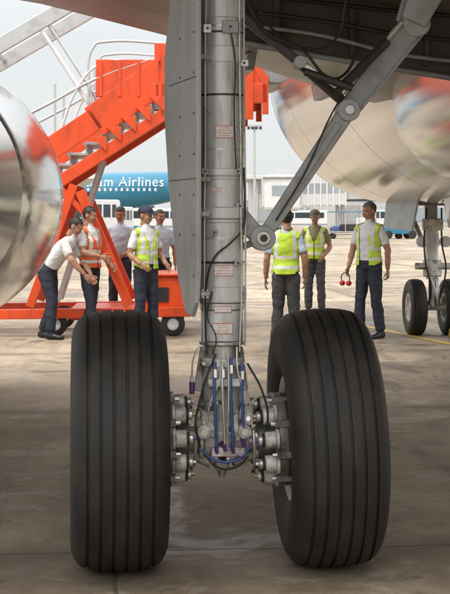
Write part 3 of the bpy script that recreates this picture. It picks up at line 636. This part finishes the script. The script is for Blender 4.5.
truck('white_airport_van',sx(131,120),120,5.2,2.3,1.9,whitep,vnblue,R(5))
truck('white_airport_van',sx(180,125),125,5.2,2.3,1.9,whitep,greyp,R(-5))
truck('white_airport_van',sx(385,150),150,5.6,2.3,2.0,whitep,vnblue,R(10))
truck('white_airport_van',sx(303,160),160,5.6,2.3,2.0,whitep,greyp,R(-8))
def tractor(x,y,rz,m1):
    e=empty('baggage_tractor',(x,y,0),rz)
    prism('tractor_body',[(-1.4,0.35),(-1.4,1.0),(-0.4,1.05),(-0.3,0.75),(0.4,0.75),(0.5,1.05),(1.3,1.0),(1.3,0.35)],1.2,m1,e,lambda p:Vector((p.x,p.z,p.y)),bevel=0.05)
    for xx in(-0.35,0.6):
        for s_ in(-1,1): cyl('cab_post',(xx,s_*0.52,0.9),(xx,s_*0.52,1.85),0.035,darkm,e)
    box('cab_roof',(0.12,0,1.88),(1.25,1.2,0.08),m1,e,bevel=0.02); box('seat',(0.25,0,0.9),(0.5,0.9,0.5),blk,e,bevel=0.05)
    for xx in(-0.9,0.9):
        for s_ in(-1,1): revolve('tractor_wheel',[(-0.1,0.001),(-0.11,0.2),(-0.1,0.3),(0.1,0.3),(0.11,0.2),(0.1,0.001)],(xx,s_*0.52,0.305),rubber,e,'y',24)
tractor(sx(398,105),105,0.2,vnblue)
def cart(x,y,rz):
    e=empty('baggage_cart',(x,y,0),rz)
    box('cart_deck',(0,0,0.5),(2.4,1.4,0.12),greyp,e); box('cart_roof',(0,0,1.95),(2.4,1.45,0.06),vnblue,e)
    for xx in(-1.15,0,1.15):
        for s_ in(-1,1): beam('cart_post',(xx,s_*0.66,0.56),(xx,s_*0.66,1.92),0.05,0.05,alum,e)
    box('cart_luggage',(0.3,0,0.82),(1.2,0.9,0.5),darkm,e,bevel=0.06); box('cart_luggage',(-0.6,0.1,0.75),(0.5,0.9,0.36),bluem,e,bevel=0.06)
    for xx in(-0.85,0.85):
        for s_ in(-1,1): revolve('cart_wheel',[(-0.06,0.001),(-0.07,0.15),(-0.06,0.2),(0.06,0.2),(0.07,0.15),(0.06,0.001)],(xx,s_*0.55,0.202),rubber,e,'y',16)
for k in range(2): cart(sx(345,105)+k*3.1,105.5,0.03)
def treeline():
    bm=bmesh.new()
    rnd=random.Random(3)
    for k in range(2600):
        x=rnd.uniform(-220,260); y=rnd.uniform(520,560); h=(5.5+3.0*math.sin(x*0.045)+2.0*math.sin(x*0.19+1)+1.2*math.sin(x*0.61))*rnd.random()**0.6
        c=Vector((x,y,max(0.3,h))); s_=rnd.uniform(0.8,1.9)
        M_=Matrix.Translation(c)@Euler((rnd.random()*3,rnd.random()*3,rnd.random()*3)).to_matrix().to_4x4()
        vv=[bm.verts.new(M_@Vector(p)) for p in((-s_,-s_,0),(s_,-s_*0.7,0),(s_*0.8,s_,0.3),(-s_*0.7,s_,0))]
        bm.faces.new(vv)
    me=bpy.data.meshes.new('distant_tree_line'); bm.to_mesh(me); bm.free()
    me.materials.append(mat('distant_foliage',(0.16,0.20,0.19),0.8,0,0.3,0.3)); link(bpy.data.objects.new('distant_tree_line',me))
treeline()

# ---------------------------------------------------------------- people
skinc=mat('skin_tan',(0.38,0.20,0.125),0.5,0,0.08,20); hairc=mat('hair_black',(0.012,0.010,0.009),0.5,0,0.3,60,0.3,120); hairg=mat('hair_grey',(0.10,0.095,0.09),0.6,0,0.4,60,0.3,120)
shirtw=mat('shirt_white',(0.66,0.67,0.69),0.8,0,0.06,5,0.6,14); shirtb=mat('shirt_light_blue',(0.46,0.55,0.66),0.8,0,0.06,5,0.6,14); shirtdk=mat('shirt_khaki',(0.22,0.19,0.12),0.8,0,0.08,5,0.6,14)
trous=mat('trousers_navy',(0.022,0.026,0.045),0.8,0,0.2,6,0.6,12); trousg=mat('trousers_charcoal',(0.05,0.05,0.052),0.8,0,0.2,6,0.6,12); shoem=mat('shoe_black',(0.012,0.011,0.011),0.35,0,0.2,10)
lime=mat('vest_lime',(0.50,0.72,0.05),0.6,0,0.06,6,0.4,16); orv=mat('vest_orange',(0.80,0.13,0.04),0.6,0,0.06,6,0.4,16); refl=mat('vest_reflective',(0.66,0.68,0.66),0.35,0.1,0.05,10)
eyew=mat('eye_white',(0.45,0.42,0.40),0.3); dark=mat('face_dark',(0.02,0.014,0.012),0.5); lipm=mat('lips',(0.25,0.09,0.07),0.5)
capm=mat('cap_navy',(0.02,0.03,0.06),0.7); capb=mat('cap_brown',(0.14,0.10,0.07),0.7); redm=mat('ear_defender_red',(0.45,0.02,0.03),0.35)
def loft(bm, rings, seg=14):
    prev=None
    for c,s_,f,ra,rb in rings:
        cur=[bm.verts.new(c+s_*(ra*math.cos(2*math.pi*i/seg))+f*(rb*math.sin(2*math.pi*i/seg))) for i in range(seg)]
        if prev:
            for i in range(seg): bm.faces.new((prev[i],prev[(i+1)%seg],cur[(i+1)%seg],cur[i]))
        else: bm.faces.new(list(reversed(cur)))
        prev=cur
    bm.faces.new(prev)
def limb(bm, pts, rads, seg=12, asp=1.0):
    rings=[]
    for i,p in enumerate(pts):
        a=pts[max(0,i-1)]; b=pts[min(len(pts)-1,i+1)]
        s_,u_=frame(b-a,Vector((0,1,0))); rings.append((p,s_,u_,rads[i],rads[i]*asp))
    loft(bm,rings,seg)
def ell(bm,c,r,rot=None,seg=14):
    M_=Matrix.Translation(c)@(rot.to_4x4() if rot else Matrix.Identity(4))@Matrix.Diagonal((r[0],r[1],r[2],1))
    bmesh.ops.create_uvsphere(bm,u_segments=seg,v_segments=max(6,seg//2+2),radius=1,matrix=M_)
def remesh(bm,vox,smooth_it,name):
    me=bpy.data.meshes.new(name); bmesh.ops.recalc_face_normals(bm,faces=bm.faces); bm.to_mesh(me); bm.free()
    o=bpy.data.objects.new(name+'_tmp',me)
    rm=o.modifiers.new('r','REMESH'); rm.mode='VOXEL'; rm.voxel_size=vox; rm.use_smooth_shade=True
    if smooth_it: sm=o.modifiers.new('s','SMOOTH'); sm.iterations=smooth_it; sm.factor=0.5
    out=bake(o); out.materials.clear(); return out
def hand(bm, w_, dirn, side, norm, k=1.0, curl=0.5):
    rings=[(w_-dirn*0.01,side,norm,0.026*k,0.019*k),(w_+dirn*0.02*k,side,norm,0.033*k,0.016*k),(w_+dirn*0.06*k,side,norm,0.041*k,0.015*k),(w_+dirn*0.095*k,side,norm,0.040*k,0.012*k)]
    loft(bm,rings,12)
    for i,(o,l) in enumerate(((0.030,0.070),(0.010,0.078),(-0.010,0.072),(-0.029,0.056))):
        p=w_+dirn*0.088*k+side*o*k; pts=[p]; ang=curl*0.5
        for q,f in enumerate((0.42,0.33,0.25)):
            p=p+(dirn*math.cos(ang)+norm*math.sin(ang))*l*f*k; pts.append(p); ang+=curl*(0.8+0.12*i)
        limb(bm,pts,[0.0095*k,0.0088*k,0.0078*k,0.0055*k],8)
    p=w_+dirn*0.03*k+side*0.028*k; pts=[p,p+(dirn*0.6+side*0.7+norm*0.2)*0.035*k,p+(dirn*1.45+side*1.0+norm*0.5)*0.035*k,p+(dirn*2.2+side*1.0+norm*0.9)*0.032*k]
    limb(bm,pts,[0.014*k,0.011*k,0.009*k,0.0065*k],8)
def make_head(parent, loc, yaw, pitch, skin, hair, cap=None, k=1.0, long_hair=False):
    bm=bmesh.new()
    ell(bm,(0,0.012,0.028),(0.074,0.092,0.088),seg=24); ell(bm,(0,-0.018,-0.02),(0.062,0.070,0.075),seg=20); ell(bm,(0,-0.030,-0.068),(0.043,0.048,0.040),seg=16)
    ell(bm,(0,-0.085,-0.020),(0.011,0.020,0.022)); ell(bm,(0,-0.097,-0.030),(0.014,0.012,0.010)); ell(bm,(0,-0.078,0.022),(0.045,0.014,0.012))
    for s_ in(-1,1): ell(bm,(s_*0.076,0.008,-0.012),(0.010,0.020,0.030)); ell(bm,(s_*0.036,-0.062,-0.03),(0.022,0.02,0.02))
    ell(bm,(0,-0.077,-0.058),(0.022,0.012,0.010)); limb(bm,[Vector((0,0.02,-0.15)),Vector((0,0.012,-0.04))],[0.052,0.050],16)
    me=remesh(bm,0.0065,3,'head')
    me.materials.append(skin); me.materials.append(hair)
    for p in me.polygons:
        c=p.center; y,z=c.y,c.z
        hl = (z>0.066-0.25*max(0,-y-0.05)) or (y>0.022 and z>-0.062+0.10*(0.08-y)) or (y>-0.03 and z>0.03 and abs(c.x)>0.05)
        if long_hair: hl = hl or (y>0.015 and z>-0.12)
        if abs(c.x)>0.074 and z<0.02 and z>-0.045: hl=False
        p.material_index=1 if hl else 0; p.use_smooth=True
    hv=set()
    for p in me.polygons:
        if p.material_index==1: hv.update(p.vertices)
    for i in hv:
        v=me.vertices[i]; v.co+=v.normal*(0.009+0.004*math.sin(v.co.x*90)*math.cos(v.co.z*110))
    o=bpy.data.objects.new('head',me); link(o,parent); o.location=loc; o.rotation_euler=(pitch,0,yaw); o.scale=(k,k,k)
    def feat(nm,lst,m):
        b=bmesh.new()
        for c,r in lst: ell(b,c,r,seg=10)
        mm=bpy.data.meshes.new(nm); b.to_mesh(mm); b.free(); mm.materials.append(m)
        for p in mm.polygons: p.use_smooth=True
        f=bpy.data.objects.new(nm,mm); link(f,o)
    feat('eyes',[((s_*0.029,-0.078,0.002),(0.010,0.008,0.005)) for s_ in(-1,1)],eyew); feat('irises',[((s_*0.029,-0.083,0.002),(0.0052,0.004,0.0048)) for s_ in(-1,1)],dark)
    feat('eyebrows',[((s_*0.030,-0.086,0.021),(0.015,0.006,0.0035)) for s_ in(-1,1)],hair); feat('lips',[((0,-0.088,-0.055),(0.021,0.006,0.0045)),((0,-0.087,-0.063),(0.017,0.006,0.005))],lipm)
    if cap:
        b=bmesh.new(); n=20; rows=7; rg=[]
        for r_ in range(rows+1):
            a=math.pi/2*r_/rows; rg.append([b.verts.new((math.cos(2*math.pi*i/n)*0.090*math.cos(a)+0,0.012+math.sin(2*math.pi*i/n)*0.108*math.cos(a),0.045+0.085*math.sin(a)**0.9)) for i in range(n)])
        for r_ in range(rows):
            for i in range(n): b.faces.new((rg[r_][i],rg[r_][(i+1)%n],rg[r_+1][(i+1)%n],rg[r_+1][i]))
        m2=bpy.data.meshes.new('cap'); b.to_mesh(m2); b.free(); m2.materials.append(cap)
        for p in m2.polygons: p.use_smooth=True
        c_=bpy.data.objects.new('cap_crown',m2); link(c_,o)
        poly=[(-0.075,-0.05),(-0.06,-0.13),(-0.03,-0.158),(0.03,-0.158),(0.06,-0.13),(0.075,-0.05)]
        prism('cap_peak',poly,0.006,cap,o,lambda p:Vector((p.x,p.y,0.05+p.z+(p.y+0.05)*0.22)),bevel=0.001)
    return o
def person(name,x,y,rz,H,shirt,pants,hair,vest=None,cap=None,spine=None,arms=None,legs=None,head=(0,0),long_sleeve=False,long_hair=False,slim=1.0,curl=0.45,vopen=0.012,vfan=0.42):
    k=H/1.70; root=empty(name,(x,y,0),rz); V=Vector
    sp=[V(p) for p in (spine or [(0,0.01,0.90),(0,0.0,1.00),(0,-0.005,1.12),(0,0.0,1.28),(0,0.012,1.40),(0,0.012,1.47)])]
    lat=V((1,0,0))
    widths=[(0.158,0.108),(0.154,0.110),(0.144,0.106),(0.165,0.117),(0.145,0.088),(0.060,0.058)]
    bm=bmesh.new(); rings=[]
    for i,p in enumerate(sp):
        a=sp[max(0,i-1)]; b=sp[min(len(sp)-1,i+1)]; tn=(b-a).normalized(); f=tn.cross(lat).normalized()
        rings.append((p*k,lat,f,widths[i][0]*slim*k,widths[i][1]*slim*k))
    loft(bm,rings,20)
    tn=(sp[-1]-sp[-2]).normalized(); nk=sp[-1]+tn*0.06
    limb(bm,[sp[-2]*k,sp[-1]*k,nk*k],[0.062*k,0.052*k,0.050*k],14)
    segs=[(sp[0]*k,sp[1]*k,0.13*k,'P','P',1),(sp[1]*k,sp[2]*k,0.13*k,'S','S',1),(sp[2]*k,sp[3]*k,0.14*k,'S','S',1),(sp[3]*k,sp[4]*k,0.13*k,'S','S',1),(sp[4]*k,sp[5]*k,0.062*k,'S','N',0.75),(sp[5]*k,nk*k,0.05*k,'N','N',0)]
    ch=sp[4]; up_=(sp[4]-sp[3]).normalized()
    arms=arms or [((-0.235,0.01,1.12),(-0.235,-0.04,0.88)),((0.235,0.01,1.12),(0.235,-0.04,0.88))]
    hb=bmesh.new()
    for s_,(el_,wr_) in zip((-1,1),arms):
        sh=ch+lat*s_*0.158*slim+up_*(-0.02); el_=V(el_); wr_=V(wr_)
        limb(bm,[(ch+lat*s_*0.05+up_*0.015)*k,sh*k],[0.058*k,0.056*k],14); ell(bm,sh*k,(0.057*k,)*3)
        if not long_sleeve: ps=[sh,sh.lerp(el_,0.35),sh.lerp(el_,0.70),sh.lerp(el_,0.76),el_]; rr=[0.057,0.058,0.060,0.045,0.041]
        else: ps=[sh,sh.lerp(el_,0.5),el_]; rr=[0.056,0.052,0.046]
        limb(bm,[p*k for p in ps],[r_*k for r_ in rr],14); ell(bm,el_*k,(rr[-1]*k,)*3)
        ps=[el_,el_.lerp(wr_,0.35),wr_]; r2=[0.041,0.042,0.028] if not long_sleeve else [0.046,0.045,0.036]
        limb(bm,[p*k for p in ps],[r_*k for r_ in r2],14)
        segs.append((sh*k,el_*k,0.05*k,'S','S' if long_sleeve else 'N',0.73)); segs.append((el_*k,wr_*k,0.038*k,'S' if long_sleeve else 'N','N',0.97))
        d_=(wr_-el_).normalized(); nrm=(V((-s_,0,0))-d_*d_.dot(V((-s_,0,0)))).normalized(); sd_=d_.cross(nrm).normalized()
        if sd_.y>0: sd_=-sd_
        hand(hb,wr_*k,d_,sd_,nrm,k,curl)
    legs=legs or [((-0.10,-0.015,0.49),(-0.115,0.02,0.085),0.1),((0.10,-0.015,0.49),(0.115,0.02,0.085),-0.1)]
    for s_,(kn,an,toe) in zip((-1,1),legs):
        hp=sp[0]+lat*s_*0.082; kn=V(kn); an=V(an)
        limb(bm,[(hp+V((0,0,0.02)))*k,hp.lerp(kn,0.4)*k,kn*k],[0.098*k,0.090*k,0.070*k],16); ell(bm,kn*k,(0.068*k,)*3)
        ps=[kn,kn.lerp(an,0.35),an+(kn-an).normalized()*0.03]; limb(bm,[p*k for p in ps],[0.070*k,0.071*k,0.066*k],16)
        limb(bm,[(an+(kn-an).normalized()*0.05)*k,an*k],[0.042*k,0.040*k],12)
        segs.append((hp*k,kn*k,0.085*k,'P','P',1)); segs.append((kn*k,(an+(kn-an).normalized()*0.02)*k,0.065*k,'P','P',1))
        fd=V((math.sin(toe)*1.0,-math.cos(toe),0)); sd_=V((fd.y,-fd.x,0)); hz_=an.z-0.085
        base=V((an.x,an.y,hz_))
        rg=[(base-fd*0.065+V((0,0,0.045)),sd_,V((0,0,1)),0.028,0.040),(base-fd*0.02+V((0,0,0.05)),sd_,V((0,0,1)),0.040,0.050),(base+fd*0.06+V((0,0,0.042)),sd_,V((0,0,1)),0.044,0.041),(base+fd*0.13+V((0,0,0.032)),sd_,V((0,0,1)),0.048,0.031),(base+fd*0.185+V((0,0,0.025)),sd_,V((0,0,1)),0.034,0.023)]
        loft(bm,[(c*k,a,b,ra*k,rb*k) for c,a,b,ra,rb in rg],14)
        segs.append(((base-fd*0.05+V((0,0,0.03)))*k,(base+fd*0.17+V((0,0,0.03)))*k,0.045*k,'F','F',1))
    me=remesh(bm,0.0125,4,'body')
    slots={'P':0,'S':1,'N':2,'F':3}
    for m_ in(pants,shirt,skinc,shoem): me.materials.append(m_)
    npol=len(me.polygons); C=np.empty(npol*3,dtype=np.float32); me.polygons.foreach_get('center',C); C=C.reshape(-1,3)
    DD=[];TT=[]
    for a,b,r_,l0,l1,ts in segs:
        A=np.array(a,dtype=np.float32); AB=np.array(b-a,dtype=np.float32); tt=np.clip(((C-A)@AB)/float(AB@AB),0,1)
        DD.append(np.linalg.norm(C-(A+tt[:,None]*AB),axis=1)/r_); TT.append(tt)
    DD=np.array(DD); TT=np.array(TT); BI=DD.argmin(axis=0); BT=TT[BI,np.arange(npol)]
    idx=np.zeros(npol,dtype=np.int32); tor=set()
    for i in range(npol):
        bi=int(BI[i]); bt=float(BT[i]); sg=segs[bi]; lab=sg[3] if bt<sg[5] or sg[5]==1 else sg[4]
        idx[i]=slots[lab]
        if vest and ((bi in(0,1,2,3) and lab in('S','P')) or (bi==4 and lab=='S') or (bi in(6,8) and bt<0.02)): tor.add(i)
    me.polygons.foreach_set('material_index',idx); me.polygons.foreach_set('use_smooth',[True]*npol)
    off_=V((x,y,0))
    for v in me.vertices:
        c=v.co
        if c.z>0.1: v.co=c+v.normal*(noise.noise(V((c.x*9,c.y*9,c.z*14))+off_)*0.011+noise.noise(V((c.x*20,c.y*20,c.z*30))+off_)*0.005)
    body=bpy.data.objects.new('body',me); link(body,root)
    hm=bpy.data.meshes.new('hands'); bmesh.ops.recalc_face_normals(hb,faces=hb.faces); hb.to_mesh(hm); hb.free(); hm.materials.append(skinc)
    for p in hm.polygons: p.use_smooth=True
    ho=bpy.data.objects.new('hands',hm); link(ho,root); sm=ho.modifiers.new('s','SUBSURF'); sm.levels=1; sm.render_levels=1
    if vest:
        b=bmesh.new(); b.from_mesh(me); b.faces.ensure_lookup_table()
        kill=[]
        for f in b.faces:
            c=f.calc_center_median()/k
            ok = f.index in tor and c.z>0.93 and abs(c.x)<0.175*slim
            if c.y<0 and abs(c.x)<max(vopen,(c.z-1.18)*vfan): ok=False
            if c.y>=0 and abs(c.x)<0.06 and c.z>1.43: ok=False
            if not ok: kill.append(f)
            else:
                z=c.z; st_=(0.99<z<1.035) or (1.12<z<1.165) or (z>1.165 and 0.085<abs(c.x)<0.125)
                f.material_index=1 if st_ else 0
        bmesh.ops.delete(b,geom=kill,context='FACES')
        b.normal_update()
        for v in b.verts: v.co+=v.normal*0.009*k
        for v in b.verts:
            q_=max(0,min(1,(1.12-v.co.z/k)/0.2)); v.co.x*=1+0.07*q_; v.co.y*=1+0.10*q_
        vm=bpy.data.meshes.new('vest'); b.to_mesh(vm); b.free(); vm.materials.append(vest); vm.materials.append(refl)
        vo=bpy.data.objects.new('safety_vest',vm); link(vo,root); so_=vo.modifiers.new('s','SOLIDIFY'); so_.thickness=0.005; so_.offset=1
    hc=(sp[-1]+tn*0.055)*k+ (V((0,-0.012,0.095))*k if tn.z>0.8 else (tn*0.09+V((0,-0.02,0.02)))*k)
    make_head(root,hc,head[0],head[1],skinc,hair,cap,k*1.0,long_hair)
    return root
px=sx
person('ground_crew_worker',px(286,17.4),17.4,R(172),1.64,shirtb,trousg,hairc,vest=lime,head=(0.5,0.1),arms=[((-0.24,0.02,1.13),(-0.23,-0.05,0.88)),((0.24,0.02,1.12),(0.26,-0.05,0.87))],
       legs=[((-0.10,-0.02,0.49),(-0.13,0.04,0.085),0.2),((0.10,-0.015,0.49),(0.14,-0.02,0.085),-0.25)])
person('ground_crew_worker',px(315,23.5),23.5,R(-10),1.66,shirtdk,trousg,hairc,vest=lime,cap=capb,head=(0.2,0.15),arms=[((-0.25,0.02,1.13),(-0.15,-0.17,0.98)),((0.25,0.02,1.13),(0.16,-0.16,0.97))])
p3=person('ground_crew_supervisor',px(369,18.9),18.9,R(-38),1.74,shirtw,trous,hairg,vest=lime,head=(-0.25,0.15),arms=[((-0.24,0.0,1.13),(-0.235,-0.12,0.90)),((0.24,0.06,1.13),(0.23,0.08,0.87))],curl=0.9,slim=1.04,vopen=0.065,vfan=0.55,
       legs=[((-0.11,-0.03,0.49),(-0.13,-0.02,0.085),0.15),((0.11,-0.0,0.49),(0.14,0.06,0.085),-0.2)])
ed=empty('ear_defenders',(-0.24,-0.19,0.80),0,p3)
tube('headband',[(-0.06,0,-0.06),(-0.058,0,0.02),(0,0,0.055),(0.058,0,0.02),(0.06,0,-0.06)],0.007,darkm,ed)
for s_ in(-1,1): revolve('ear_cup',[(-0.025,0.001),(-0.025,0.028),(0,0.036),(0.025,0.030),(0.03,0.001)],(s_*0.05,0,-0.08),redm,ed,'x',20)
person('ground_crew_worker',px(146,18.6),18.6,R(38),1.68,shirtw,trous,hairc,vest=lime,cap=capm,head=(0.3,0.1),arms=[((-0.24,0.03,1.12),(-0.18,-0.16,0.99)),((0.24,0.04,1.13),(0.22,-0.15,0.98))],vopen=0.03)
person('airline_staff_person',px(160,21.9),21.9,R(15),1.66,shirtb,trous,hairc,head=(0.2,0.0))
person('airline_staff_person',px(119,21.4),21.6,R(-12),1.70,shirtb,trous,hairc,head=(0.1,0.2),arms=[((-0.24,0.02,1.12),(-0.14,-0.2,1.03)),((0.24,0.02,1.12),(0.11,-0.22,1.02))])
person('ground_crew_worker',px(90,19.0),19.0,R(60),1.68,shirtw,trous,hairc,vest=orv,head=(0.2,0.15),arms=[((-0.23,-0.05,1.14),(-0.16,-0.28,1.08)),((0.23,0.0,1.12),(0.21,-0.18,0.97))],legs=[((-0.1,-0.08,0.49),(-0.11,-0.12,0.085),0.1),((0.1,0.03,0.49),(0.11,0.16,0.085),-0.1)])
person('airline_staff_person',px(54,18.8),18.8,R(72),1.70,shirtw,trous,hairc,spine=[(0,0.10,0.88),(0,0.04,0.96),(0,-0.04,1.06),(0,-0.15,1.18),(0,-0.22,1.265),(0,-0.26,1.32)],head=(0.1,0.5),
       arms=[((-0.21,-0.34,1.03),(-0.15,-0.50,0.84)),((0.21,-0.32,1.02),(0.15,-0.46,0.82))],legs=[((-0.1,-0.02,0.49),(-0.11,0.0,0.085),0.1),((0.1,0.06,0.48),(0.12,0.22,0.085),-0.1)])
bpy.data.scenes.remove(TMP)
